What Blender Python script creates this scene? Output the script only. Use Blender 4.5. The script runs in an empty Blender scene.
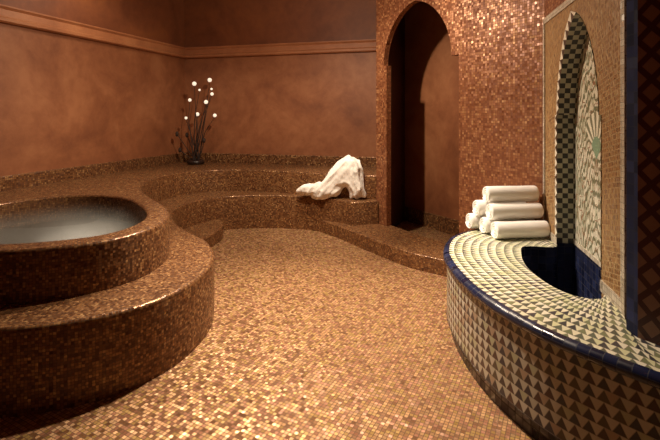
import bpy, bmesh, math, random
from mathutils import Vector, noise
from mathutils.geometry import tessellate_polygon
random.seed(7)
C = bpy.context.scene.collection
SC = bpy.context.scene
PI = math.pi

# ------------------------------------------------------------------ helpers
def catmull(pts, n=8, closed=False):
    P = [Vector(p) for p in pts]
    out = []
    N = len(P)
    for i in range(N if closed else N - 1):
        if closed:
            a, b, c, d = P[i - 1], P[i], P[(i + 1) % N], P[(i + 2) % N]
        else:
            b, c = P[i], P[i + 1]
            a = P[i - 1] if i else b * 2 - c
            d = P[i + 2] if i + 2 < N else c * 2 - b
        for k in range(n):
            t = k / n
            out.append(0.5 * ((2 * b) + (c - a) * t + (2 * a - 5 * b + 4 * c - d) * t * t + (3 * b - a - 3 * c + d) * t ** 3))
    if not closed:
        out.append(P[-1].copy())
    return out

def normals2(path, sign=1, closed=False):
    out = []
    N = len(path)
    for i in range(N):
        a = path[i - 1] if (i or closed) else path[i]
        b = path[(i + 1) % N] if (i < N - 1 or closed) else path[i]
        h1 = (path[i] - a); h2 = (b - path[i])
        h1 = h1.normalized() if h1.length > 1e-7 else h2.normalized()
        h2 = h2.normalized() if h2.length > 1e-7 else h1
        n = Vector((-(h1.y + h2.y), h1.x + h2.x))
        n.normalize()
        c = max(0.5, n.dot(Vector((-h1.y, h1.x))))
        out.append(n * sign / c)
    return out

class MB:
    """collects polygons with uv coordinates (metres) and builds one mesh object"""
    def __init__(s):
        s.v = []; s.f = []; s.uv = []; s.sm = []; s.mi = []
    def poly(s, pts, uvs=None, smooth=False, mi=0):
        i = len(s.v)
        s.v += [tuple(p) for p in pts]
        s.f.append(tuple(range(i, i + len(pts))))
        s.uv.append([tuple(u) for u in (uvs or [(p[0], p[1]) for p in pts])])
        s.sm.append(smooth); s.mi.append(mi)
    def grid(s, rows, uvs, smooth=True, mi=0):
        """rows: list of lists of 3d points, shared vertices"""
        b = len(s.v); m = len(rows[0])
        for r in rows:
            s.v += [tuple(p) for p in r]
        for i in range(len(rows) - 1):
            for j in range(m - 1):
                q = [(i, j), (i, j + 1), (i + 1, j + 1), (i + 1, j)]
                s.f.append(tuple(b + a * m + c for a, c in q))
                s.uv.append([tuple(uvs[a][c]) for a, c in q])
                s.sm.append(smooth); s.mi.append(mi[i] if isinstance(mi, list) else mi)
    def sweep(s, path, prof, sign=1, closed=False, smooth=True, mi=0, v0=0.0):
        """prof: (inset, z) list, bottom to top; path 2d"""
        nor = normals2(path, sign, closed)
        P = list(path); Nn = list(nor)
        if closed:
            P.append(path[0]); Nn.append(nor[0])
        arc = [0.0]
        for i in range(1, len(P)):
            arc.append(arc[-1] + (P[i] - P[i - 1]).length)
        rows = []; uvs = []; vv = v0
        for k, (o, z) in enumerate(prof):
            if k:
                vv += math.hypot(o - prof[k - 1][0], z - prof[k - 1][1])
            rows.append([(p.x - n.x * o, p.y - n.y * o, z) for p, n in zip(P, Nn)])
            uvs.append([(a, vv) for a in arc])
        s.grid(rows, uvs, smooth, mi)
        return [Vector(r[:2]) for r in rows[-1]]
    def cap(s, loops, z, mi=0):
        L = [[Vector((p[0], p[1], 0)) for p in l] for l in loops]
        flat = [p for l in L for p in l]
        for t in tessellate_polygon(L):
            a = [flat[i] for i in t]
            if (a[1] - a[0]).cross(a[2] - a[0]).z < 0:
                a.reverse()
            s.poly([(p.x, p.y, z) for p in a], None, False, mi)
    def plane2(s, loops, f, mi=0, uvf=None):
        """flat polygon with holes in (s,z) mapped by f to 3d"""
        L = [[Vector((p[0], p[1], 0)) for p in l] for l in loops]
        flat = [p for l in L for p in l]
        for t in tessellate_polygon(L):
            a = [flat[i] for i in t]
            if (a[1] - a[0]).cross(a[2] - a[0]).length < 1e-9:
                continue
            s.poly([f(p.x, p.y) for p in a], [(p.x, p.y) for p in a], False, mi)
    def box(s, c, d, rz=0.0, mi=0):
        cx, cy, cz = c; hx, hy, hz = d[0] / 2, d[1] / 2, d[2] / 2
        co, si = math.cos(rz), math.sin(rz)
        def w(x, y, z): return (cx + x * co - y * si, cy + x * si + y * co, cz + z)
        for ax in range(3):
            for sg in (-1, 1):
                q = []
                for a, b in ((-1, -1), (1, -1), (1, 1), (-1, 1)):
                    if ax == 0: q.append(((sg * hx, a * hy, b * hz), (a * hy, b * hz)))
                    elif ax == 1: q.append(((a * hx, sg * hy, b * hz), (a * hx, b * hz)))
                    else: q.append(((a * hx, b * hy, sg * hz), (a * hx, b * hy)))
                s.poly([w(*p) for p, _ in q], [u for _, u in q], False, mi)
    def tube(s, pts, radii, seg=8, caps=True, mi=0):
        P = [Vector(p) for p in pts]
        rows = []; uvs = []; arc = 0
        up = Vector((0.13, 0.2, 1)).normalized()
        for i, p in enumerate(P):
            t = (P[min(i + 1, len(P) - 1)] - P[max(i - 1, 0)]).normalized()
            a = t.cross(up)
            if a.length < 1e-3: a = t.cross(Vector((1, 0, 0)))
            a.normalize(); b = a.cross(t).normalized()
            if i: arc += (p - P[i - 1]).length
            r = radii[i] if isinstance(radii, (list, tuple)) else radii
            r1, r2 = r if isinstance(r, (list, tuple)) else (r, r)
            rows.append([p + a * (r1 * math.cos(2 * PI * k / seg)) + b * (r2 * math.sin(2 * PI * k / seg)) for k in range(seg + 1)])
            uvs.append([(k / seg * 6.28 * r1, arc) for k in range(seg + 1)])
        s.grid(rows, uvs, True, mi)
        if caps:
            s.poly(rows[0][:-1], None, False, mi); s.poly(rows[-1][:-1], None, False, mi)
    def lathe(s, prof, c=(0, 0, 0), seg=24, mi=0):
        rows = []; uvs = []; vv = 0
        for i, (r, z) in enumerate(prof):
            if i: vv += math.hypot(r - prof[i - 1][0], z - prof[i - 1][1])
            rows.append([(c[0] + r * math.cos(2 * PI * k / seg), c[1] + r * math.sin(2 * PI * k / seg), c[2] + z) for k in range(seg + 1)])
            uvs.append([(2 * PI * k / seg * 0.1, vv) for k in range(seg + 1)])
        s.grid(rows, uvs, True, mi)
    def mesh(s, name, mats):
        me = bpy.data.meshes.new(name)
        me.from_pydata(s.v, [], s.f)
        uvl = me.uv_layers.new(name='UVMap')
        i = 0
        for u in s.uv:
            for q in u:
                uvl.data[i].uv = q; i += 1
        for p, sm, mi in zip(me.polygons, s.sm, s.mi):
            p.use_smooth = sm; p.material_index = mi
        for m in (mats if isinstance(mats, (list, tuple)) else [mats]):
            me.materials.append(m)
        return me
    def build(s, name, mats, parent=None, fix=False, weld=False):
        me = s.mesh(name, mats)
        if weld or fix:
            bm = bmesh.new(); bm.from_mesh(me)
            if weld: bmesh.ops.remove_doubles(bm, verts=bm.verts, dist=1e-5)
            bmesh.ops.recalc_face_normals(bm, faces=bm.faces)
            bm.to_mesh(me); bm.free()
        o = bpy.data.objects.new(name, me); C.objects.link(o)
        if parent is not None: o.parent = parent
        return o

def tag(o, label, cat, group=None, kind=None):
    o['label'] = label; o['category'] = cat
    if group: o['group'] = group
    if kind: o['kind'] = kind
    return o
def thing(name, label, cat, loc=(0, 0, 0), group=None):
    """an Empty at the thing's base; parts are built in world coordinates and hang from it"""
    o = bpy.data.objects.new(name, None); C.objects.link(o)
    o.location = loc; o.empty_display_size = 0.1
    return tag(o, label, cat, group)
def hang(ob, root):
    ob.parent = root
    ob.location = Vector(ob.location) - Vector(root.location)
    return ob
def structure(o):
    o['kind'] = 'structure'; return o

# ------------------------------------------------------------------ node materials
class NT:
    def __init__(s, name):
        s.m = bpy.data.materials.new(name); s.m.use_nodes = True
        s.t = s.m.node_tree; s.t.nodes.clear()
        s.out = s.t.nodes.new('ShaderNodeOutputMaterial')
        s.b = s.t.nodes.new('ShaderNodeBsdfPrincipled')
        s.t.links.new(s.b.outputs[0], s.out.inputs[0])
    def n(s, typ, **kw):
        x = s.t.nodes.new(typ)
        for k, v in kw.items(): setattr(x, k, v)
        return x
    def l(s, a, b): s.t.links.new(a, b)
    def put(s, sock, v):
        if hasattr(v, 'is_output') or isinstance(v, bpy.types.NodeSocket): s.l(v, sock)
        else: sock.default_value = v
    def math(s, op, a, b=None, c=None, clamp=False):
        x = s.n('ShaderNodeMath', operation=op); x.use_clamp = clamp
        s.put(x.inputs[0], a)
        if b is not None: s.put(x.inputs[1], b)
        if c is not None: s.put(x.inputs[2], c)
        return x.outputs[0]
    def vmath(s, op, a, b=None):
        x = s.n('ShaderNodeVectorMath', operation=op)
        s.put(x.inputs[0], a)
        if b is not None: s.put(x.inputs[1], b)
        return x.outputs[0]
    def mix(s, f, a, b, mode='MIX'):
        x = s.n('ShaderNodeMix', data_type='RGBA', blend_type=mode)
        s.put(x.inputs[0], f)
        s.put(x.inputs[6], a if not isinstance(a, tuple) else (*a[:3], 1))
        s.put(x.inputs[7], b if not isinstance(b, tuple) else (*b[:3], 1))
        return x.outputs[2]
    def ramp(s, f, stops, const=False):
        x = s.n('ShaderNodeValToRGB')
        x.color_ramp.interpolation = 'CONSTANT' if const else 'LINEAR'
        e = x.color_ramp.elements
        while len(e) < len(stops): e.new(0.5)
        for k, (p, c) in enumerate(stops):
            e[k].position = p; e[k].color = (*c[:3], 1)
        s.l(f, x.inputs[0]); return x.outputs[0]
    def uv(s): return s.n('ShaderNodeUVMap', uv_map='UVMap').outputs[0]
    def sep(s, v):
        x = s.n('ShaderNodeSeparateXYZ'); s.l(v, x.inputs[0]); return x.outputs
    def comb(s, a, b, c=0.0):
        x = s.n('ShaderNodeCombineXYZ'); s.put(x.inputs[0], a); s.put(x.inputs[1], b); s.put(x.inputs[2], c); return x.outputs[0]
    def white(s, v):
        x = s.n('ShaderNodeTexWhiteNoise', noise_dimensions='3D'); s.l(v, x.inputs['Vector']); return x.outputs[0], x.outputs[1]
    def noise(s, v, scale, detail=3, rough=0.5, dist=0.0):
        x = s.n('ShaderNodeTexNoise'); s.l(v, x.inputs['Vector'])
        x.inputs['Scale'].default_value = scale; x.inputs['Detail'].default_value = detail
        x.inputs['Roughness'].default_value = rough; x.inputs['Distortion'].default_value = dist
        return x.outputs[0], x.outputs[1]
    def cells(s, size, rot=0.0, aspect=1.0):
        mp = s.n('ShaderNodeMapping'); s.l(s.uv(), mp.inputs[0])
        mp.inputs['Rotation'].default_value = (0, 0, rot)
        v = s.vmath('MULTIPLY', mp.outputs[0], (1 / size, 1 / (size * aspect), 0))
        v = s.vmath('ADD', v, (400.0, 400.0, 0.0))
        return v, s.vmath('FLOOR', v), s.vmath('FRACTION', v)
    def tilt(s, rnd, amount, mask=None):
        d = s.vmath('SUBTRACT', rnd, (0.5, 0.5, 0.5))
        d = s.vmath('MULTIPLY', d, (amount, amount, 0.0))
        d = s.vmath('ADD', d, (0.5, 0.5, 1.0))
        nm = s.n('ShaderNodeNormalMap', uv_map='UVMap'); s.l(d, nm.inputs['Color'])
        s.l(nm.outputs[0], s.b.inputs['Normal'])
    def set(s, **kw):
        for k, v in kw.items(): s.put(s.b.inputs[k.replace('_', ' ')], v if not isinstance(v, tuple) else (*v[:3], 1))

def mosaic(name, size, stops,  grout=(0.08, 0.04, 0.02), gw=0.07, rough=0.33, tilt=0.22, metal=0.35, rot=0.0, patch=0.35, patch_scale=5.0, aspect=1.0, hues=None, spec=0.5):
    t = NT(name)
    v, cell, fr = t.cells(size, rot, aspect)
    r, rc = t.white(cell)
    pn, _ = t.noise(t.vmath('MULTIPLY', v, (size, size, 0)), patch_scale, 4, 0.7)
    f = t.math('ADD', r, t.math('MULTIPLY', t.math('SUBTRACT', pn, 0.5), patch * 2), clamp=True)
    col = t.ramp(f, stops)
    if hues:
        hc = t.ramp(t.sep(rc)[0], [(k / len(hues), h) for k, h in enumerate(hues)], True)
        col = t.mix(1.0, col, hc, 'MULTIPLY')
    sx = t.sep(fr)
    e = t.math('MAXIMUM', t.math('ABSOLUTE', t.math('SUBTRACT', sx[0], 0.5)), t.math('ABSOLUTE', t.math('SUBTRACT', sx[1], 0.5)))
    g = t.math('GREATER_THAN', e, 0.5 - gw)
    col = t.mix(g, col, grout)
    t.set(Specular_IOR_Level=spec, Base_Color=col, Metallic=t.math('MULTIPLY', t.math('SUBTRACT', 1.0, g), metal),
          Roughness=t.math('ADD', t.math('MULTIPLY', t.sep(rc)[2], 0.25), t.math('ADD', rough - 0.1, t.math('MULTIPLY', g, 0.4))))
    t.tilt(rc, tilt)
    return t.m

GOLD = [(0.0, (0.17, 0.072, 0.028)), (0.3, (0.33, 0.158, 0.064)), (0.55, (0.47, 0.25, 0.11)), (0.8, (0.60, 0.36, 0.17)), (1.0, (0.78, 0.54, 0.29))]
BROWN = [(0.0, (0.105, 0.038, 0.014)), (0.35, (0.175, 0.071, 0.025)), (0.65, (0.255, 0.115, 0.041)), (0.9, (0.34, 0.165, 0.062)), (1.0, (0.46, 0.26, 0.105))]
RUST = [(0.0, (0.17, 0.055, 0.022)), (0.35, (0.235, 0.086, 0.034)), (0.65, (0.30, 0.12, 0.048)), (0.9, (0.37, 0.162, 0.066)), (1.0, (0.50, 0.26, 0.11))]
M = {}
M['floor'] = mosaic('floor_gold_mosaic', 0.021, GOLD, (0.13, 0.068, 0.032), gw=0.085, rough=0.42, tilt=0.19, rot=math.radians(28), patch=0.25, patch_scale=9,
                     hues=[(1, 1, 1), (1.0, 0.92, 1.2), (0.86, 0.98, 0.7), (1.05, 1.02, 1.05), (0.7, 0.62, 0.6)])
M['bench'] = mosaic('bench_brown_mosaic', 0.016, BROWN, rough=0.30, tilt=0.12, metal=0.2, patch=0.28, patch_scale=11)
M['edge'] = mosaic('glazed_edge_tile', 0.016, BROWN, rough=0.2, tilt=0.06, metal=0.35, patch=0.28, patch_scale=11)
M['wallmos'] = mosaic('rust_wall_mosaic', 0.023, RUST, (0.20, 0.07, 0.03), rough=0.40, tilt=0.12, metal=0.25, patch=0.3, patch_scale=7)
M['skirt'] = mosaic('skirting_mosaic', 0.02, BROWN, rough=0.4, tilt=0.2)

def plaster(name, a, b, c, rough=0.55):
    t = NT(name)
    g = t.n('ShaderNodeTexCoord').outputs['Object']
    n1, _ = t.noise(g, 1.3, 6, 0.62, 0.6)
    n2, _ = t.noise(g, 7.0, 5, 0.65, 0.3)
    f = t.math('ADD', t.math('MULTIPLY', n1, 0.7), t.math('MULTIPLY', n2, 0.3))
    col = t.ramp(f, [(0.36, a), (0.5, b), (0.63, c)])
    bp = t.n('ShaderNodeBump'); bp.inputs['Strength'].default_value = 0.12; bp.inputs['Distance'].default_value = 0.02
    t.l(n2, bp.inputs['Height']); t.l(bp.outputs[0], t.b.inputs['Normal'])
    t.set(Base_Color=col, Roughness=rough)
    return t.m
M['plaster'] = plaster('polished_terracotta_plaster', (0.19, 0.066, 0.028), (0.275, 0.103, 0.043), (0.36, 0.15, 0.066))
M['plaster_shaded'] = plaster('shaded_terracotta_plaster', (0.16, 0.05, 0.02), (0.22, 0.072, 0.028), (0.28, 0.095, 0.031))  # same plaster, its colour darkened for the shade above the cornice
M['plaster_deep_shade'] = plaster('deep_shade_plaster', (0.05, 0.016, 0.010), (0.07, 0.023, 0.013), (0.09, 0.03, 0.018))  # plaster of the unlit passage, with the shade put into the colour
M['cornice'] = plaster('cornice_plaster', (0.32, 0.12, 0.05), (0.39, 0.155, 0.066), (0.46, 0.20, 0.085))

def plain(name, col, rough=0.5, **kw):
    t = NT(name); g = t.n('ShaderNodeTexCoord').outputs['Object']
    n, _ = t.noise(g, 25, 3)
    c = t.mix(n, tuple(x * 0.88 for x in col), tuple(min(1, x * 1.1) for x in col))
    t.set(Base_Color=c, Roughness=rough, **kw)
    return t.m
M['twig'] = plain('dark_twig_bark', (0.03, 0.016, 0.011), 0.7)
M['pot'] = plain('dark_glazed_pot', (0.02, 0.011, 0.009), 0.35)

def terry(name):
    t = NT(name); g = t.n('ShaderNodeTexCoord').outputs['Object']
    n, _ = t.noise(g, 160, 3)
    n2, _ = t.noise(g, 14, 3)
    col = t.mix(n2, (0.90, 0.87, 0.82), (0.96, 0.94, 0.90))
    bp = t.n('ShaderNodeBump'); bp.inputs['Strength'].default_value = 0.35; bp.inputs['Distance'].default_value = 0.006
    t.l(n, bp.inputs['Height']); t.l(bp.outputs[0], t.b.inputs['Normal'])
    t.set(Base_Color=col, Roughness=0.95, Sheen_Weight=0.2)
    return t.m
M['towel'] = terry('white_terry_cloth')

def tri_tiles(name, w, h, lights, darks, rough=0.3, stagger=False, line=0.05):
    """rows of triangles: dark pointing up, light pointing down"""
    t = NT(name)
    mp = t.vmath('MULTIPLY', t.uv(), (1 / w, 1 / h, 0)); mp = t.vmath('ADD', mp, (300, 300, 0))
    s = t.sep(mp)
    row = t.math('FLOOR', s[1]); fy = t.math('FRACT', s[1])
    x = s[0]
    if stagger: x = t.math('ADD', x, t.math('MULTIPLY', row, 0.5))
    fx = t.math('FRACT', x); cx = t.math('FLOOR', x)
    tri = t.math('SUBTRACT', t.math('SUBTRACT', 1.0, t.math('ABSOLUTE', t.math('SUBTRACT', t.math('MULTIPLY', fx, 2.0), 1.0))), fy)
    dark = t.math('GREATER_THAN', tri, 0.0)
    side = t.math('FLOOR', t.math('ADD', x, 0.5))
    r1, _ = t.white(t.comb(side, row, 3.0)); r2, _ = t.white(t.comb(cx, row, 8.0))
    n = len(lights); L = t.ramp(r1, [(k / n, c) for k, c in enumerate(lights)], True)
    n = len(darks); D = t.ramp(r2, [(k / n, c) for k, c in enumerate(darks)], True)
    col = t.mix(dark, L, D)
    gr = t.math('LESS_THAN', t.math('MINIMUM', fy, t.math('ABSOLUTE', tri)), line)
    col = t.mix(gr, col, (0.22, 0.19, 0.15))
    t.set(Base_Color=col, Roughness=rough)
    return t.m
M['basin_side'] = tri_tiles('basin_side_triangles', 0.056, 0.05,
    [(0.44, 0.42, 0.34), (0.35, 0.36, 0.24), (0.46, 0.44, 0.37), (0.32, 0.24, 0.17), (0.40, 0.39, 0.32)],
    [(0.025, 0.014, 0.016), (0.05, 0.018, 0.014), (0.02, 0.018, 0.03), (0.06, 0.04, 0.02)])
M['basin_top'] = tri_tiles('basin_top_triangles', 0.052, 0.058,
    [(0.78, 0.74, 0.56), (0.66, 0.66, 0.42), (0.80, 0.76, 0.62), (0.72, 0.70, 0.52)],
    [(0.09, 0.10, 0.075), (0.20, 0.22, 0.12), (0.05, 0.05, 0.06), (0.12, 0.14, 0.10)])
M['navy'] = mosaic('navy_glazed_tile', 0.05, [(0, (0.006, 0.008, 0.025)), (0.5, (0.010, 0.014, 0.045)), (1, (0.02, 0.027, 0.075))],
                   (0.03, 0.03, 0.045), gw=0.03, rough=0.25, tilt=0.08, metal=0.0)
M['navy_dull'] = mosaic('navy_pilaster_tile', 0.05, [(0, (0.008, 0.010, 0.03)), (0.5, (0.014, 0.018, 0.055)), (1, (0.024, 0.03, 0.085))],
                        (0.03, 0.03, 0.045), gw=0.03, rough=0.8, tilt=0.03, metal=0.0, spec=0.15)
M['black_tile'] = mosaic('black_base_tile', 0.05, [(0, (0.008, 0.005, 0.006)), (1, (0.03, 0.016, 0.016))], (0.03, 0.02, 0.02), rough=0.35, metal=0.0)
M['ivory'] = mosaic('ivory_border_tile', 0.03, [(0, (0.42, 0.36, 0.27)), (1, (0.62, 0.56, 0.45))], (0.2, 0.16, 0.12), gw=0.04, metal=0.0)
M['field'] = mosaic('ochre_field_tile', 0.0115, [(0, (0.13, 0.055, 0.018)), (0.4, (0.25, 0.12, 0.043)), (0.75, (0.33, 0.18, 0.068)), (1, (0.42, 0.28, 0.13))],
                    (0.36, 0.235, 0.11), gw=0.10, rough=0.4, tilt=0.12, metal=0.0, rot=math.radians(12), patch=0.3, patch_scale=4, aspect=2.3)

def checker(name, size, a, b):
    t = NT(name)
    v, cell, fr = t.cells(size)
    s = t.sep(cell)
    k = t.math('MODULO', t.math('ADD', s[0], s[1]), 2.0)
    r, _ = t.white(cell)
    col = t.mix(t.math('GREATER_THAN', k, 0.5), a, t.mix(r, b, tuple(x * 0.75 for x in b)))
    t.set(Base_Color=col, Roughness=0.3); return t.m
M['checker'] = checker('niche_checker_tile', 0.036, (0.014, 0.014, 0.016), (0.46, 0.45, 0.34))
M['notch'] = tri_tiles('notched_border_tile', 0.072, 0.07, [(0.78, 0.74, 0.60)], [(0.03, 0.025, 0.02)], line=0.0)

def floral(name, cs, cz):
    t = NT(name)
    uv = t.uv(); s = t.sep(uv)
    dx = t.math('SUBTRACT', s[0], cs); dz = t.math('SUBTRACT', s[1], cz)
    ang = t.math('ARCTAN2', dx, dz); rad = t.math('SQRT', t.math('ADD', t.math('MULTIPLY', dx, dx), t.math('MULTIPLY', dz, dz)))
    # mirrored curling vines
    ax = t.math('ABSOLUTE', dx)
    base = t.comb(t.math('MULTIPLY', ax, 1.7), t.math('MULTIPLY', s[1], 0.6))
    w = t.n('ShaderNodeTexWave', wave_type='RINGS', rings_direction='Z'); t.l(base, w.inputs[0])
    w.inputs['Scale'].default_value = 7; w.inputs['Distortion'].default_value = 9; w.inputs['Detail'].default_value = 2; w.inputs['Detail Scale'].default_value = 1.6
    vor = t.n('ShaderNodeTexVoronoi', feature='DISTANCE_TO_EDGE'); t.l(base, vor.inputs['Vector']); vor.inputs['Scale'].default_value = 17
    n, _ = t.noise(base, 9, 3)
    vine = t.math('GREATER_THAN', w.outputs[1], 0.66)
    col = t.mix(t.math('GREATER_THAN', n, 0.54), (0.70, 0.66, 0.53), (0.46, 0.46, 0.34))
    col = t.mix(vine, col, (0.16, 0.17, 0.10))
    petal = t.math('LESS_THAN', vor.outputs[0], 0.028)
    col = t.mix(petal, col, (0.30, 0.15, 0.08))
    ray = t.math('GREATER_THAN', t.math('SINE', t.math('MULTIPLY', ang, 17.0)), 0.1)
    rc = t.mix(ray, (0.74, 0.70, 0.56), (0.20, 0.20, 0.13))
    rc = t.mix(t.math('LESS_THAN', rad, 0.085), rc, (0.22, 0.33, 0.22))
    top = t.math('MULTIPLY', t.math('LESS_THAN', rad, 0.24), t.math('GREATER_THAN', dz, t.math('SUBTRACT', ax, 0.06)))
    col = t.mix(top, col, rc)
    t.set(Base_Color=col, Roughness=0.35)
    return t.m

def diamonds(name):
    t = NT(name)
    v = t.vmath('MULTIPLY', t.uv(), (1 / 0.1, 1 / 0.11, 0)); v = t.vmath('ADD', v, (100, 100, 0))
    s = t.sep(v)
    fx = t.math('ABSOLUTE', t.math('SUBTRACT', t.math('FRACT', s[0]), 0.5)); fy = t.math('ABSOLUTE', t.math('SUBTRACT', t.math('FRACT', s[1]), 0.5))
    d = t.math('ADD', fx, fy)
    band = t.math('LESS_THAN', t.math('ABSOLUTE', t.math('SUBTRACT', d, 0.5)), 0.16)
    col = t.mix(band, (0.24, 0.125, 0.085), (0.06, 0.014, 0.016))
    t.set(Base_Color=col, Roughness=0.35); return t.m
M['diamond'] = diamonds('dark_diamond_tile')

# ------------------------------------------------------------------ plan of the room (metres; camera above the origin)
LW = lambda y: -3.30 + 0.318 * (y - 4.44)          # left wall line
CORNER = Vector((LW(7.3), 7.3))
A0 = Vector((0.58, 5.56)); A1 = Vector((1.737, 3.61))  # arch wall
dA = (A1 - A0).normalized(); nA = Vector((-dA.y, dA.x))   # nA points into the thick of the wall
if nA.x < 0: nA = -nA
LA = (A1 - A0).length
PX = lambda y: 1.47 + 0.222 * (y - 2.41)           # tiled panel plane
Z_SEAT, Z_LEDGE, Z_TOP = 0.44, 0.74, 0.55
CEIL = 3.5

# floor and ceiling
mb = MB()
mb.poly([(-5.6, -1.6, 0), (4.2, -1.6, 0), (4.2, 7.8, 0), (-5.6, 7.8, 0)])
structure(mb.build('floor', M['floor']))
mb = MB()
mb.box((-0.7, 3.1, CEIL + 0.05), (9.8, 9.4, 0.1))
structure(mb.build('ceiling', M['plaster_shaded']))

def wall_slab(name, a, b, z0, z1, thick, mat, side=1):
    """a flat wall from a to b, its visible face on the line, thick on the far side"""
    a, b = Vector(a), Vector(b); d = (b - a).normalized(); n = Vector((-d.y, d.x)) * side
    L = (b - a).length
    mb = MB()
    q = [a, b, b + n * thick, a + n * thick]
    ss = [0, L, L, 0]
    for i in range(4):
        j = (i + 1) % 4
        w = (q[j] - q[i]).length
        u0 = 0 if i != 0 else 0
        mb.poly([(q[i].x, q[i].y, z0), (q[j].x, q[j].y, z0), (q[j].x, q[j].y, z1), (q[i].x, q[i].y, z1)],
                [(u0, z0), (u0 + w, z0), (u0 + w, z1), (u0, z1)])
    mb.cap([q], z0); mb.cap([q], z1)
    return structure(mb.build(name, mat, fix=True))

B1 = Vector((1.05, 6.38))
wall_slab('wall_left', (LW(-1.5), -1.5), CORNER, 0, 2.52, 0.15, M['plaster'], 1)
wall_slab('wall_left_upper', (LW(-1.5) - 0.03, -1.5), (LW(7.45) - 0.03, 7.45), 2.52, CEIL, 0.12, M['plaster_shaded'], 1)
wall_slab('wall_back', CORNER, B1, 0, 2.52, 0.15, M['plaster'], 1)
dB = (B1 - CORNER).normalized()
wall_slab('wall_back_upper', CORNER + Vector((0, 0.03)) - dB * 0.1, B1 + Vector((0, 0.03)), 2.52, CEIL, 0.12, M['plaster_shaded'], 1)
wall_slab('wall_front', (LW(-1.5), -1.5), (3.9, -1.5), 0, CEIL, 0.12, M['plaster_shaded'], -1)

# cornice moulding: two straight lengths with a rounded profile
def moulding(name, a, b, prof, mat, side):
    a, b = Vector(a), Vector(b)
    mb = MB()
    mb.sweep([a, b], prof, side, smooth=False)
    return structure(mb.build(name, mat))
cor = [(0.02, 2.43), (-0.035, 2.425), (-0.055, 2.44), (-0.055, 2.47), (-0.035, 2.49), (-0.03, 2.56), (-0.05, 2.585), (-0.05, 2.60), (0.06, 2.605)]
moulding('trim_1', (LW(-1.5), -1.5), CORNER, cor, M['cornice'], -1)
moulding('trim_2', CORNER, B1, cor, M['cornice'], -1)
sk = [(-0.018, 0.70), (-0.018, 0.875), (-0.012, 0.885), (0.01, 0.887)]
moulding('baseboard_left', (LW(2.7), 2.7), CORNER, sk, M['skirt'], -1)
moulding('baseboard_back', CORNER, B1, sk, M['skirt'], -1)

# ------------------------------------------------------------------ arched mosaic wall
def arch_loop(sl, sr, z0, zs, rise, step_l=0.0, step_r=0.0, n=22, point=0.12):
    """opening outline: jambs sl/sr up to zs, then an arch springing from sl-step_l / sr-step_r ..."""
    al, ar = sl + step_l, sr + step_r
    c = (al + ar) / 2; h = (ar - al) / 2
    pts = [(sr, z0), (sr, zs)]
    if abs(step_r) > 1e-6: pts.append((ar, zs))
    for k in range(1, n):
        t = PI * k / n
        x = math.cos(t); y = math.sin(t)
        y = y * (1 - point) + point * (1 - abs(x))
        pts.append((c + h * x, zs + rise * y))
    if abs(step_l) > 1e-6: pts.append((al, zs))
    pts += [(sl, zs), (sl, z0)]
    return pts
def on_line(a, d, n, off):
    return lambda s, z: (a.x + d.x * s + n.x * off, a.y + d.y * s + n.y * off, z)

def arch_wall(name, a, d, n, L, z0, z1, opening, thick, mats, bottom_open=True):
    mb = MB()
    loop = [(0, z0)]
    if bottom_open:
        o = list(reversed(opening))            # left jamb bottom ... right jamb bottom
        loop += [(o[0][0], z0)] + o[1:-1] + [(o[-1][0], z0)]
    loop += [(L, z0), (L, z1), (0, z1)]
    for off, mi in ((0.0, 0), (thick, 1)):
        mb.plane2([loop], on_line(a, d, n, off), mi)
    f0, f1 = on_line(a, d, n, 0), on_line(a, d, n, thick)
    arc = 0
    ops = [(opening[0][0], z0)] + opening[1:-1] + [(opening[-1][0], z0)]
    for p, q in zip(ops, ops[1:]):
        w = math.hypot(q[0] - p[0], q[1] - p[1])
        mb.poly([f0(*p), f0(*q), f1(*q), f1(*p)], [(arc, 0), (arc + w, 0), (arc + w, thick), (arc, thick)], False, 2 if len(mats) > 2 else 1)
        arc += w
    for s in (0, L):
        mb.poly([f0(s, z0), f0(s, z1), f1(s, z1), f1(s, z0)], [(0, z0), (0, z1), (thick, z1), (thick, z0)], False, 0)
    return structure(mb.build(name, mats))

def s_at(u, off=0.0):
    """distance along the arch wall seen at photograph column u"""
    k = (u - 330) / 444
    ax, ay = A0.x + nA.x * off, A0.y + nA.y * off
    return (k * ay - ax) / (dA.x - k * dA.y)
sL, sR = s_at(386.5), s_at(459)
aL, aR = s_at(383.5), s_at(451.5)
TH = 0.07
op1 = arch_loop(sL, sR, 0.0, 2.10, 0.675, aL - sL, aR - sR, point=0.12)
arch_wall('wall_right_arched', A0, dA, nA, LA + 0.02, 0.0, CEIL, op1, TH, [M['wallmos'], M['plaster_shaded'], M['wallmos']])
# return wall behind its left end, passage with shade put into its left wall's colour
wall_slab('wall_passage_left', A0 + nA * 0.03 + dA * 0.03, (1.14, 6.60), 0, CEIL, 0.05, M['plaster_deep_shade'], -1)
a3 = A0 + nA * 0.82 - dA * 0.75
wall_slab('wall_passage_back', a3, a3 + dA * 3.2, 0, CEIL, 0.08, M['plaster'], 1)
wall_slab('wall_passage_end', A0 + dA * 2.2 + nA * TH, A0 + dA * 2.2 + nA * 0.90, 0, CEIL, 0.06, M['plaster_shaded'], -1)
moulding('baseboard_passage', a3, a3 + dA * 2.9, [(-0.016, 0.0), (-0.016, 0.19), (0.0, 0.20)], M['skirt'], -1)

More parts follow.
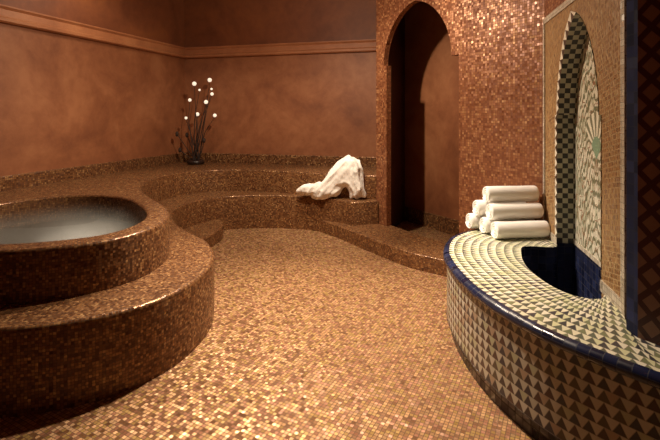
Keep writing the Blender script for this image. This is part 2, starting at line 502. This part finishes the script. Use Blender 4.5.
# ------------------------------------------------------------------ stepped bench (seat + upper ledge)
NB = [0, 1, 1, 1, 1]                      # glazed bullnose tiles along a step's edge
def bull(z0, z1, r=0.022, n=4):
    return [(0, z0), (0, z1 - r)] + [(r - r * math.cos(PI / 2 * k / n), z1 - r + r * math.sin(PI / 2 * k / n)) for k in range(1, n + 1)]
seat_curve = catmull([(0.27, 5.40), (0.05, 5.60), (-0.42, 5.83), (-1.00, 5.88), (-1.45, 5.74), (-1.70, 5.36), (-1.74, 4.95), (-1.62, 4.58), (-1.47, 4.29)], 8)
plat_curve = catmull([(-1.47, 4.29), (-1.25, 4.00), (-1.05, 3.76), (-0.905, 3.46), (-0.845, 3.18), (-0.85, 2.93), (-0.915, 2.68), (-1.03, 2.49), (-1.21, 2.34),
                      (-1.42, 2.245), (-1.68, 2.19), (-2.05, 2.18), (-2.5, 2.30), (-3.0, 2.62), (-3.45, 3.0), (LW(3.2) + 0.0, 3.2)], 8)
ring_outer = catmull([(-1.19, 3.12), (-1.235, 2.88), (-1.36, 2.69), (-1.57, 2.56), (-1.86, 2.47), (-2.2, 2.45), (-2.6, 2.53), (-2.93, 2.78), (-3.10, 3.15),
                      (-3.12, 3.55), (-2.93, 4.0), (-2.55, 4.33), (-2.12, 4.37), (-1.74, 4.18), (-1.42, 3.78), (-1.235, 3.42)], 8, closed=True)
led_vis = catmull([(0.58, 5.575), (0.30, 5.64), (0.0, 5.76), (-0.68, 6.06), (-1.38, 6.22), (-1.79, 6.06), (-2.06, 5.66), (-2.10, 5.14), (-1.96, 4.62), (-1.74, 4.235), (-1.60, 4.028)], 8)

bench = thing('tiled_bench', 'curved brown mosaic bench built along the left and back walls', 'bench', (-1.0, 6.2, 0))
mb = MB()
path = [Vector((0.60, 5.50))] + seat_curve
ins = mb.sweep(path, bull(0, Z_SEAT), 1, smooth=True, mi=NB)
back = [p + n * 0.02 for p, n in zip(led_vis, normals2(led_vis, -1))]
mb.cap([ins + [Vector((-1.75, 4.24))] + list(reversed(back))], Z_SEAT)
hang(mb.build('seat', [M['bench'], M['edge']]), bench)
# ledge polygon: visible edge, then round the back of the tub, then the walls
k0 = min(range(len(ring_outer)), key=lambda i: (ring_outer[i] - Vector((-1.60, 4.028))).length)
around = []
ra = sum(a.x * b.y - b.x * a.y for a, b in zip(ring_outer, ring_outer[1:] + ring_outer[:1]))
ring_in5 = [p - n * 0.05 for p, n in zip(ring_outer, normals2(ring_outer, 1 if ra < 0 else -1, True))]
i = k0
while True:
    p = ring_in5[i]
    around.append(p); i -= 1
    if ring_outer[i].y < 3.2 and ring_outer[i].x < -2.9: break
mb = MB()
ins = mb.sweep(led_vis, bull(Z_SEAT, Z_LEDGE), 1, smooth=True, mi=NB)
loop = ins + around + [Vector((LW(3.2), 3.2)), CORNER, B1 + Vector((-0.25, 0.06)), Vector((0.72, 5.9))]
mb.cap([loop], Z_LEDGE - 0.0004)
hang(mb.build('backrest_ledge', [M['bench'], M['edge']]), bench)

# low step in the cove of the bench
mb = MB()
step_edge = catmull([(-1.20, 3.98), (-1.37, 4.40), (-1.38, 4.80), (-1.325, 5.12), (-1.305, 5.42), (-1.40, 5.72)], 8)
ins = mb.sweep(step_edge, bull(0, 0.15, 0.015), -1)
cs = [p for p in seat_curve if p.x < -1.42] + [p for p in plat_curve[1:] if p.x < -1.22 and p.y > 4.0]
mb.cap([ins + cs], 0.15)
tag(mb.build('corner_step', M['bench']), 'low brown mosaic step tucked into the curve where bench meets tub', 'step')

# ------------------------------------------------------------------ hot tub on its round platform
tub = thing('hot_tub', 'round brown mosaic hot tub raised on a wide rounded step', 'hot tub', (-2.15, 3.4, 0))
mb = MB()
ins = mb.sweep(plat_curve, bull(0, Z_SEAT), 1, mi=NB)
mb.cap([ins + [Vector((-2.6, 3.6)), Vector((-1.75, 4.24))]], Z_SEAT)
hang(mb.build('step_platform', [M['bench'], M['edge']]), tub)
r = 0.024
prof = bull(Z_SEAT - 0.01, Z_LEDGE, r)
W = 0.17
prof += [(W - r + r * math.sin(PI / 2 * k / 4), Z_LEDGE - r + r * math.cos(PI / 2 * k / 4)) for k in range(0, 5)] + [(W, Z_SEAT + 0.01)]
mb = MB()
# the ring runs clockwise seen from above, its outside lies on the left of the heading... measured by area
area = sum(a.x * b.y - b.x * a.y for a, b in zip(ring_outer, ring_outer[1:] + ring_outer[:1]))
sg = 1 if area < 0 else -1
mb.sweep(ring_outer, prof, sg, closed=True, mi=NB + [0, 1, 1, 1, 1, 0, 0])
hang(mb.build('rim_wall', [M['bench'], M['edge']]), tub)
nr = normals2(ring_outer, sg, True)
inner = [p - n * (W - 0.004) for p, n in zip(ring_outer, nr)]
mb = MB(); mb.cap([inner], 0.515)
t = NT('tub_water'); g = t.n('ShaderNodeTexCoord').outputs['Object']
nz, _ = t.noise(g, 9, 3, 0.6, 0.5)
bp = t.n('ShaderNodeBump'); bp.inputs['Strength'].default_value = 0.25; bp.inputs['Distance'].default_value = 0.02
t.l(nz, bp.inputs['Height']); t.l(bp.outputs[0], t.b.inputs['Normal'])
t.set(Base_Color=(0.05, 0.034, 0.022), Roughness=0.15, Specular_IOR_Level=0.5)
w = hang(mb.build('water', t.m), tub); w['label'] = 'misty grey water inside the hot tub'
# steam over the water
mb = MB()
st_in = [p - n * (W + 0.03) for p, n in zip(ring_outer, nr)]
mb.sweep(st_in, [(0, 0.54), (0, 0.735), (0.25, 0.76)], sg, closed=True)
mb.cap([st_in], 0.54)
top = [p - n * 0.25 for p, n in zip(st_in, normals2(st_in, sg, True))]
mb.cap([top], 0.76)
sm = bpy.data.materials.new('steam'); sm.use_nodes = True
nt = sm.node_tree; nt.nodes.clear()
out = nt.nodes.new('ShaderNodeOutputMaterial'); vs = nt.nodes.new('ShaderNodeVolumeScatter')
nt.links.new(vs.outputs[0], out.inputs['Volume'])
tc = nt.nodes.new('ShaderNodeTexCoord'); sp = nt.nodes.new('ShaderNodeSeparateXYZ'); nt.links.new(tc.outputs['Object'], sp.inputs[0])
mr = nt.nodes.new('ShaderNodeMapRange'); mr.inputs[1].default_value = 0.55; mr.inputs[2].default_value = 0.68; mr.inputs[3].default_value = 1; mr.inputs[4].default_value = 0
nt.links.new(sp.outputs[2], mr.inputs[0])
no = nt.nodes.new('ShaderNodeTexNoise'); no.inputs['Scale'].default_value = 3.0; nt.links.new(tc.outputs['Object'], no.inputs['Vector'])
m1 = nt.nodes.new('ShaderNodeMath'); m1.operation = 'MULTIPLY'; nt.links.new(mr.outputs[0], m1.inputs[0]); nt.links.new(no.outputs[0], m1.inputs[1])
m2 = nt.nodes.new('ShaderNodeMath'); m2.operation = 'MULTIPLY'; nt.links.new(m1.outputs[0], m2.inputs[0]); m2.inputs[1].default_value = 2.7
nt.links.new(m2.outputs[0], vs.inputs['Density']); vs.inputs['Color'].default_value = (1.0, 0.96, 0.88, 1)
tag(mb.build('steam', sm, fix=True, weld=True), 'pale steam hovering over the hot tub water', 'steam', kind='stuff')

# ------------------------------------------------------------------ threshold step before the arch
mb = MB()
th = catmull([(-0.10, 5.66), (0.10, 5.40), (0.26, 5.14), (0.48, 4.80), (0.65, 4.54), (0.80, 4.34), (0.97, 4.20), (1.18, 4.05), (1.46, 3.96)], 6)
ins = mb.sweep(th, bull(0, 0.153, 0.012), -1)
bk = [A0 + dA * (LA * 0.86), A0 + dA * sR, A0 + dA * sR + nA * TH, A0 + dA * sL + nA * TH, A0 + dA * sL, Vector((0.60, 5.50)), Vector((0.27, 5.40))] + seat_curve[1:12]
mb.cap([ins + bk], 0.153)
mb.poly([(*(A0 + dA * sR + nA * TH), 0), (*(A0 + dA * sL + nA * TH), 0), (*(A0 + dA * sL + nA * TH), 0.153), (*(A0 + dA * sR + nA * TH), 0.153)])
tag(mb.build('threshold_step', M['bench']), 'low brown mosaic step in front of the arched doorway', 'step')

# ------------------------------------------------------------------ tiled wall panel with the arched niche
pd = Vector((0.222, 1.0)).normalized(); pn = Vector((pd.y, -pd.x))     # along the panel (away), into the wall
P0 = Vector((PX(2.10), 2.10)); P1y = 3.60
LP = (P1y - 2.10) / pd.y
sy = lambda y: (y - 2.10) / pd.y
n0, n1 = sy(2.40), sy(3.215)
PT = 2.275
NICHE = 0.115
fp = lambda off: on_line(P0, pd, pn, off)
nop = arch_loop(n0, n1, 0.575, 1.50, 0.65, 0.035, -0.035, n=26, point=0.24)
panel = thing('tile_panel', 'tall ochre tiled wall panel with a pointed arch niche above the basin', 'tile panel', (PX(2.8), 2.8, 0.55))
bw = 0.045
mb = MB()
def ring_loop(l, g):
    """the niche outline moved outward by g (a simple scale about its axis)"""
    c = (n0 + n1) / 2; out = []
    for s, z in l:
        out.append((s + (g if s > c + 1e-4 else 0), z + (g * max(0, (z - 1.5) / 0.65) if s > c else 0)))
    return out
outl = ring_loop(nop, 0.055)
mb.plane2([[(bw, 0.30), (n0, 0.30)] + list(reversed(outl)) + [(n1 + 0.055, 0.30), (LP - bw, 0.30), (LP - bw, PT - bw), (bw, PT - bw)]], fp(0.0))
hang(mb.build('tile_field', M['field']), panel)
mb = MB()
f = fp(-0.008)
for a, b in (((0, 0.30), (bw, PT)), ((LP - bw, 0.30), (LP, PT)), ((bw, PT - bw), (LP - bw, PT))):
    mb.poly([f(a[0], a[1]), f(b[0], a[1]), f(b[0], b[1]), f(a[0], b[1])], [(a[0], a[1]), (b[0], a[1]), b, (a[0], b[1])])
f0 = fp(0.003)
lo, li = [(0, 0.3), (0, PT), (LP, PT), (LP, 0.3)], [(bw, 0.3), (bw, PT - bw), (LP - bw, PT - bw), (LP - bw, 0.3)]
for l in (lo, li):
    for a, b in zip(l, l[1:]):
        mb.poly([f(*a), f(*b), f0(*b), f0(*a)], [(0, 0), (1, 0), (1, .01), (0, .01)])
# bottom strips left and right of the niche
for a, b in (((bw, Z_TOP), (n0 - 0.0, Z_TOP + 0.06)), ((n1, Z_TOP), (LP - bw, Z_TOP + 0.06))):
    mb.poly([f(a[0], a[1]), f(b[0], a[1]), f(b[0], b[1]), f(a[0], b[1])], [(a[0], a[1]), (b[0], a[1]), b, (a[0], b[1])])
    mb.poly([f(a[0], b[1]), f(b[0], b[1]), f0(b[0], b[1]), f0(a[0], b[1])], [(0, 0), (1, 0), (1, .01), (0, .01)])
hang(mb.build('ivory_border', M['ivory']), panel)
# notched band round the arch
mb = MB()
f = fp(-0.004)
arc = 0
for (a, b), (c, d) in zip(zip(nop, nop[1:]), zip(outl, outl[1:])):
    w = math.hypot(b[0] - a[0], b[1] - a[1])
    if (Vector(a) - Vector(c)).length + (Vector(b) - Vector(d)).length < 1e-4: continue
    mb.poly([f(*a), f(*b), f(*d), f(*c)], [(arc, 0), (arc + w, 0), (arc + w, 0.07), (arc, 0.07)]); arc += w
hang(mb.build('notched_arch_band', M['notch']), panel)
mb = MB()
f0, f1 = fp(-0.004), fp(NICHE)
arc = 0
for a, b in zip(nop, nop[1:]):
    w = math.hypot(b[0] - a[0], b[1] - a[1])
    mb.poly([f0(*a), f0(*b), f1(*b), f1(*a)], [(arc, 0), (arc + w, 0), (arc + w, 0.119), (arc, 0.119)]); arc += w
hang(mb.build('checkered_reveal', M['checker']), panel)
M['floral'] = floral('floral_mosaic', (n0 + n1) / 2, 1.28)
mb = MB()
nb = [(s, z) for s, z in nop]
nb[0] = (nb[0][0], 0.575); nb[-1] = (nb[-1][0], 0.575)
mb.plane2([nb], fp(NICHE - 0.001))
hang(mb.build('floral_mosaic', M['floral']), panel)
mb = MB(); f = fp(NICHE - 0.006); f1 = fp(NICHE)
mb.poly([f(n0, 0.572), f(n1, 0.572), f(n1, 0.60), f(n0, 0.60)], [(n0, 0), (n1, 0), (n1, 0.028), (n0, 0.028)])
mb.poly([f(n0, 0.60), f(n1, 0.60), f1(n1, 0.60), f1(n0, 0.60)], [(n0, 0), (n1, 0), (n1, 0.008), (n0, 0.008)])
hang(mb.build('niche_sill', M['ivory']), panel)
# wall that carries the panel
q0 = P0 + pn * 0.16
wall_slab('wall_right', q0, q0 + pd * (LP + 0.25), 0, PT, 0.1, M['wallmos'], -1)
q1 = P0 + pn * 0.004
wall_slab('wall_right_upper', q1 - pd * 0.02, q1 + pd * (LP + 0.1), PT - 0.001, CEIL, 0.25, M['wallmos'], -1)
# near pilaster: navy edge strip and a dark diamond-tiled face turned towards the room
nd = Vector((0.61, -0.79)).normalized(); nn = Vector((-nd.y, nd.x))
E0 = Vector((1.313, 1.967)); E1 = Vector((1.312, 1.893))
wall_slab('wall_right_near', E1, E1 + nd * 4.3, 0, CEIL, 0.2, M['diamond'], 1)
wall_slab('trim_3', E0, E1, 0.3, CEIL, 0.14, M['navy_dull'], 1)

# ------------------------------------------------------------------ tiled basin
pairs = [((1.655, 3.715), (1.73, 3.57)), ((1.545, 3.91), (1.645, 3.215)), ((1.187, 3.684), (1.45, 3.215)), ((0.997, 3.515), (1.38, 3.19)), ((0.882, 3.32), (1.33, 3.09)),
         ((0.80, 3.056), (1.26, 2.90)), ((0.776, 2.786), (1.225, 2.72)), ((0.784, 2.54), (1.222, 2.56)), ((0.813, 2.35), (1.24, 2.43)),
         ((0.867, 2.163), (1.28, 2.345)), ((0.937, 1.99), (1.34, 2.298)), ((1.017, 1.858), (1.40, 2.295)), ((1.096, 1.752), (1.455, 2.335)),
         ((1.17, 1.66), (1.39, 2.1)), ((1.24, 1.585), (1.315, 1.91)), ((1.4, 1.46), (1.475, 1.68)), ((1.60, 1.385), (1.66, 1.44))]
NS = 8
oc = catmull([p[0] for p in pairs], NS); ic = catmull([p[1] for p in pairs], NS)
basin = thing('tiled_basin', 'waist-low rounded basin in cream and green triangle tile with navy rim', 'basin', (1.1, 2.7, 0))
vis = oc[NS:]                           # the outside starts at the arch wall
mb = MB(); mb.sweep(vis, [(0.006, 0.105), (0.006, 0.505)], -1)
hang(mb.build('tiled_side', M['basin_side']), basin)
mb = MB(); mb.sweep(vis, [(0.035, 0.0), (0.035, 0.105), (0.004, 0.1055)], -1)
hang(mb.build('plinth', M['black_tile']), basin)
mb = MB()
mb.sweep(vis, [(0.01, 0.498), (-0.008, 0.502), (-0.018, 0.515), (-0.018, 0.530), (-0.008, 0.545), (0.010, 0.5515), (0.022, 0.5515)], -1)
hang(mb.build('navy_rim', M['navy']), basin)
mb = MB()
no_ = normals2(oc, -1)
arc = [0]
for i in range(1, len(oc)): arc.append(arc[-1] + (oc[i] - oc[i - 1]).length)
rows = []; uvs = []
K = 8
for k in range(K + 1):
    t_ = k / K
    rr = []; uu = []
    for i, (a, n_, b) in enumerate(zip(oc, no_, ic)):
        p = (a - n_ * 0.018).lerp(b, t_)
        rr.append((p.x, p.y, Z_TOP)); uu.append((arc[i], 0.02 + (b - a).length * t_))
    rows.append(rr); uvs.append(uu)
mb.grid(rows, uvs, False)
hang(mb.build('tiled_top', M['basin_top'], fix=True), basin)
well = ic[NS:12 * NS + 1]
mb = MB()
mb.sweep(well, [(-0.0, 0.18), (-0.0, Z_TOP)], -1)
f = fp(NICHE - 0.002)
a, b = f(n0 - 0.03, 0), f(n1, 0)
j = fp(-0.002)(n1, 0)
mb.poly([(j[0], j[1], 0.18), (b[0], b[1], 0.18), (b[0], b[1], 0.574), (j[0], j[1], 0.574)], [(0, 0.18), (0.12, 0.18), (0.12, 0.574), (0, 0.574)])
mb.poly([(a[0], a[1], 0.18), (b[0], b[1], 0.18), (b[0], b[1], 0.574), (a[0], a[1], 0.574)], [(n0, 0.18), (n1, 0.18), (n1, 0.574), (n0, 0.574)])
mb.cap([well + [Vector(a[:2]), Vector(b[:2])]], 0.18)
hang(mb.build('navy_bowl', M['navy']), basin)

# ------------------------------------------------------------------ rolled towels
def towel_mesh(R, L, seed):
    rnd = random.Random(seed)
    mb = MB()
    turns = 3.6; n = 96; r0 = 0.006
    pitch = (R - r0) / turns
    th = pitch * 0.93
    secs = [(-L / 2, 0.45), (-L / 2 + 0.006, 0.82), (-L / 2 + 0.022, 1.0), (-L / 6, 1.0), (L / 6, 1.0), (L / 2 - 0.02, 1.0), (L / 2 - 0.007, 0.9), (L / 2, 0.55)]
    ph = rnd.uniform(-0.3, 0.3) - PI / 2 + 0.4 * 2 * PI + 1.1
    rows = []; uvs = []
    for x, q in secs:
        ro = []
        ring = []
        for side in (1, -1):
            for k in (range(n + 1) if side == 1 else range(n, -1, -1)):
                t = k / n
                rr = r0 + (R - r0) * t
                rr = rr - th / 2 + side * th / 2 * q
                an = ph + t * turns * 2 * PI
                w = 1 + 0.012 * math.sin(3 * an + seed) + 0.010 * math.sin(x * 21 + seed * 2)
                z = rr * math.sin(an) * 0.97 * w; z = max(z, -R * 0.955)
                ring.append((x, rr * math.cos(an) * w, z))
        ring.append(ring[0])
        rows.append(ring); uvs.append([(i * 0.01, x) for i in range(len(ring))])
    mb.grid(rows, uvs, True)
    m = 2 * n + 2
    for row in (rows[0], rows[-1]):
        for k in range(n):
            mb.poly([row[k], row[k + 1], row[m - 2 - k], row[m - 1 - k]], None, False)
    return mb
RT = 0.0745; LT = 0.42
spots = [((1.257, 3.404), 0, 'white rolled towel at the bottom of the pile, nearest the dark bowl'),
         ((1.222, 3.560), 0, 'white rolled towel in the middle of the bottom row of the pile'),
         ((1.155, 3.700), 0, 'white rolled towel at the bottom of the pile, nearest the doorway'),
         ((1.250, 3.487), 1, 'white rolled towel in the second row of the pile, on the bowl side'),
         ((1.190, 3.632), 1, 'white rolled towel in the second row of the pile, on the doorway side'),
         ((1.245, 3.560), 2, 'single white rolled towel on top of the pile')]
for i, ((x, y), lev, lab) in enumerate(spots):
    o = towel_mesh(RT, LT, i + 3).build('rolled_towel', M['towel'], fix=True)
    az = math.radians(8 + (i * 37 % 5) - 2)
    o.rotation_euler = (0, 0, az)
    o.location = (x + LT / 2 * math.cos(az), y + LT / 2 * math.sin(az), Z_TOP + RT * 0.957 + lev * 0.1235)
    tag(o, lab, 'towel', 'rolled towels on the basin')

# ------------------------------------------------------------------ bathrobe thrown on the bench
def at(u, v, y): return Vector(((u - 330) / 444 * y, y, 1.5 - (v - 115) / 444 * y))
def inflate(name, outline, seed):
    """a crumpled cloth body: the union of balls inscribed in an outline, remeshed, smoothed and folded"""
    yof = lambda u: 5.77 - 0.22 * (u - 297) / 69
    Q = [at(u, v, yof(u)) for u, v in outline]
    poly = [Vector((p.x, p.z)) for p in Q]
    E = list(zip(poly, poly[1:] + poly[:1]))
    def inside(p):
        c = False
        for a, b in E:
            if (a.y > p.y) != (b.y > p.y) and p.x < (b.x - a.x) * (p.y - a.y) / (b.y - a.y) + a.x: c = not c
        return c
    def dist(p):
        d = 9
        for a, b in E:
            ab = b - a; t_ = max(0, min(1, (p - a).dot(ab) / ab.length_squared)); d = min(d, (p - a - ab * t_).length)
        return d
    bm = bmesh.new()
    x0, x1 = min(p.x for p in poly), max(p.x for p in poly); z0, z1 = min(p.y for p in poly), max(p.y for p in poly)
    st = 0.016; nx = int((x1 - x0) / st) + 2; nz = int((z1 - z0) / st) + 2
    from mathutils import Matrix
    for i in range(nx):
        for k in range(nz):
            p = Vector((x0 + i * st, z0 + k * st))
            if not inside(p): continue
            d = dist(p)
            if d < 0.012: continue
            r_ = min(d, 0.105)
            u = 330 + p.x / 5.66 * 444
            y = yof(u) + 0.10 * max(0, p.y - 0.62)
            bmesh.ops.create_icosphere(bm, subdivisions=1, radius=r_, matrix=Matrix.Translation((p.x, y, p.y)))
    me0 = bpy.data.meshes.new('tmp'); bm.to_mesh(me0); bm.free()
    o = bpy.data.objects.new(name, me0); C.objects.link(o)
    md = o.modifiers.new('r', 'REMESH'); md.mode = 'VOXEL'; md.voxel_size = 0.009
    dg = bpy.context.evaluated_depsgraph_get()
    me = bpy.data.meshes.new_from_object(o.evaluated_get(dg)); o.modifiers.clear()
    bm = bmesh.new(); bm.from_mesh(me)
    for _ in range(5):
        bmesh.ops.smooth_vert(bm, verts=bm.verts, factor=0.5, use_axis_x=True, use_axis_y=True, use_axis_z=True)
    bm.normal_update()
    off = []
    for v in bm.verts:
        c = v.co
        al, ac = (c.x + c.z) * 0.7, (c.x - c.z) * 0.7
        k = max(0, min(1, (c.x - 0.14) / 0.16))
        n1 = noise.noise(Vector((ac * 11 + seed, c.y * 6, al * 3)))
        n2 = noise.noise(Vector((c.x * 15 + seed + c.z * 3, c.y * 6, c.z * 3.5)))
        w_ = n1 * (1 - k) + n2 * k
        rdg = 1 - abs(w_) * 3.2
        big = noise.noise(Vector((c.x * 5, c.y * 5 + seed, c.z * 5)))
        fine = noise.noise(Vector((c.x * 34, c.y * 30 + seed, c.z * 22)))
        off.append(v.normal * (0.016 * big + 0.017 * max(-0.8, rdg - 0.25) + 0.004 * fine))
    for v, d in zip(bm.verts, off): v.co += d
    for v in bm.verts: v.co.z = max(v.co.z, Z_SEAT + 0.001) if v.co.y > 5.80 - 0.28 * max(0, v.co.x + 0.2) else v.co.z
    bm.to_mesh(me); bm.free()
    for p in me.polygons: p.use_smooth = True
    me.materials.clear(); me.materials.append(M['towel'])
    o.data = me; me.name = name
    bpy.data.meshes.remove(me0)
    return o
robe = thing('bathrobe', 'white terry bathrobe thrown in a crumpled peak on the bench', 'bathrobe', (0.2, 5.6, Z_SEAT))
o = inflate('robe_body', [(311, 190), (318, 186), (322, 182), (325.5, 178), (331, 170.5), (336.4, 165), (341, 158.5), (347.3, 155.5), (355.5, 156), (361, 161.6), (364.4, 169), (363.7, 173),
    (365, 184), (366, 198), (358, 199.5), (350, 199.5), (348.5, 192), (346, 187), (342.5, 188), (340, 195), (333, 197.5), (325.5, 199.5), (316, 200.5), (310.5, 197)], 3)
hang(o, robe)
o = inflate('sleeve', [(295.5, 191.5), (304.3, 184), (316, 183), (317.5, 180.5), (323, 183), (326, 190), (318, 195), (311, 195), (303.6, 194), (297, 193)], 11)
hang(o, robe)

# ------------------------------------------------------------------ dark twigs with globes that glow by emission, in the corner
Y = 6.88
twigs = thing('glowing_twigs', 'dark twig arrangement with small bright white globes in the room corner', 'twigs', (-2.08, Y, Z_LEDGE))
mb = MB(); mb.lathe([(0.0, 0.0), (0.11, 0.0), (0.135, 0.02), (0.13, 0.05), (0.10, 0.075), (0.085, 0.075), (0.08, 0.05), (0.0, 0.045)], (-2.08, Y, Z_LEDGE), 28)
hang(mb.build('pot', M['pot'], fix=True), twigs)
t = NT('white_globe'); t.set(Base_Color=(0.9, 0.85, 0.75), Roughness=0.4); t.b.inputs['Emission Color'].default_value = (1.0, 0.84, 0.66, 1); t.b.inputs['Emission Strength'].default_value = 0.75
M['globe'] = t.m
globes = [(194.3, 83.7, .033), (209.7, 80, .033), (212, 94, .026), (189.8, 100, .026), (206, 102, .031), (197.4, 114.2, .030), (214.8, 115.4, .028),
          (199.5, 90, .018), (186, 118, .022), (211.5, 89, .018)]
for i, (u, v, r_) in enumerate(globes):
    y = Y + (0.05 if i % 2 else -0.05)
    p = at(u, v, y)
    b0 = Vector((-2.08 + 0.05 * math.cos(i * 2.1), Y + 0.05 * math.sin(i * 2.1), Z_LEDGE + 0.045))
    mid = b0.lerp(p, 0.5) + Vector((0.05 * math.sin(i * 1.7) - 0.02, 0.04 * math.cos(i), 0.05))
    end = p - Vector((0, 0, r_ * 0.9))
    mb = MB(); mb.tube(catmull([b0, mid, end], 7), [0.009 - 0.0004 * k for k in range(15)], 7)
    hang(mb.build('twig', M['twig'], fix=True), twigs)
    mb = MB(); mb.lathe([(max(1e-4, r_ * math.sin(PI * k / 10)), -r_ * math.cos(PI * k / 10)) for k in range(11)], p, 16)
    hang(mb.build('globe', M['globe'], fix=True), twigs)
for i, (u, v) in enumerate([(177, 134), (180, 150), (204, 140.5), (187, 135)]):
    p = at(u, v, Y + (0.06 if i % 2 else -0.06)); b0 = Vector((-2.08, Y, Z_LEDGE + 0.045))
    mb = MB(); mb.tube(catmull([b0, b0.lerp(p, 0.5) + Vector((0.02, 0, -0.03)), p], 6), 0.006, 6)
    hang(mb.build('twig', M['twig'], fix=True), twigs)
    mb = MB(); r_ = 0.034
    mb.lathe([(max(1e-4, r_ * 0.75 * math.sin(PI * k / 8)), -r_ * 1.2 * math.cos(PI * k / 8)) for k in range(9)], p, 12)
    hang(mb.build('pod', M['twig'], fix=True), twigs)

# ------------------------------------------------------------------ lights
def spot(name, loc, target, power, col, size=100, blend=1.0, radius=0.06):
    l = bpy.data.lights.new(name, 'SPOT'); l.energy = power; l.color = col
    l.spot_size = math.radians(size); l.spot_blend = blend; l.shadow_soft_size = radius
    o = bpy.data.objects.new(name, l); C.objects.link(o); o.location = loc
    o.rotation_euler = (Vector(target) - Vector(loc)).to_track_quat('-Z', 'Y').to_euler()
    return o
WARM = (1.0, 0.80, 0.585)
spot('ceiling_spot_main', (-0.4, 4.2, 3.0), (-0.4, 4.25, 0), 175, WARM, 170, 0.5, 0.05)
pl = bpy.data.lights.new('upper_wall_fill', 'POINT'); pl.energy = 75; pl.color = WARM; pl.shadow_soft_size = 0.06  # added fill that lifts the upper wall, no fixture of the room
po = bpy.data.objects.new('upper_wall_fill', pl); C.objects.link(po); po.location = (-0.4, 4.2, 3.02)
spot('ceiling_spot_floor', (-0.3, 3.7, 3.4), (0.0, 2.95, 0), 780, WARM, 72, 1.0)
spot('ceiling_spot_bench', (-0.2, 4.9, 3.4), (0.1, 5.7, 0.5), 190, (1.0, 0.84, 0.64), 42, 0.9)
spot('ceiling_spot_edges', (-0.95, 5.0, 3.35), (-1.3, 4.0, 0.5), 110, WARM, 110, 0.6, 0.05)
spot('left_wall_fill', (-2.2, 4.9, 3.3), (-2.9, 5.4, 0.8), 40, WARM, 140, 0.6, 0.15)  # added fill to brighten the left wall
spot('wall_washer_arch', (1.08, 4.50, 3.42), (1.22, 4.52, 2.4), 110, (1.0, 0.74, 0.42), 32)
spot('steam_fill', (-1.5, 3.6, 3.4), (-1.90, 3.42, 0.6), 950, (1.0, 0.87, 0.70), 15)  # added from above to whiten the steam, in place of an underwater light
spot('basin_spot', (-1.0, 4.0, 3.3), (1.15, 3.45, 0.6), 290, (1.0, 0.91, 0.79), 44)
# the passage beyond the arch has no light of its own
w = bpy.data.worlds.new('World'); SC.world = w; w.use_nodes = True
w.node_tree.nodes['Background'].inputs[0].default_value = (0.06, 0.03, 0.015, 1)
w.node_tree.nodes['Background'].inputs[1].default_value = 0.3

cam = bpy.data.cameras.new('camera'); co = bpy.data.objects.new('camera', cam); C.objects.link(co)
co.location = (0, 0, 1.5); co.rotation_euler = (PI / 2, 0, 0)
cam.sensor_width = 36; cam.lens = 444 / 660 * 36; cam.shift_y = -105 / 660; cam.clip_start = 0.05
SC.camera = co
SC.view_settings.view_transform = 'Standard'; SC.view_settings.look = 'None'
SC.view_settings.gamma = 1; SC.view_settings.exposure = 0.0; SC.view_settings.use_curve_mapping = False
SC.cycles.use_denoising = True
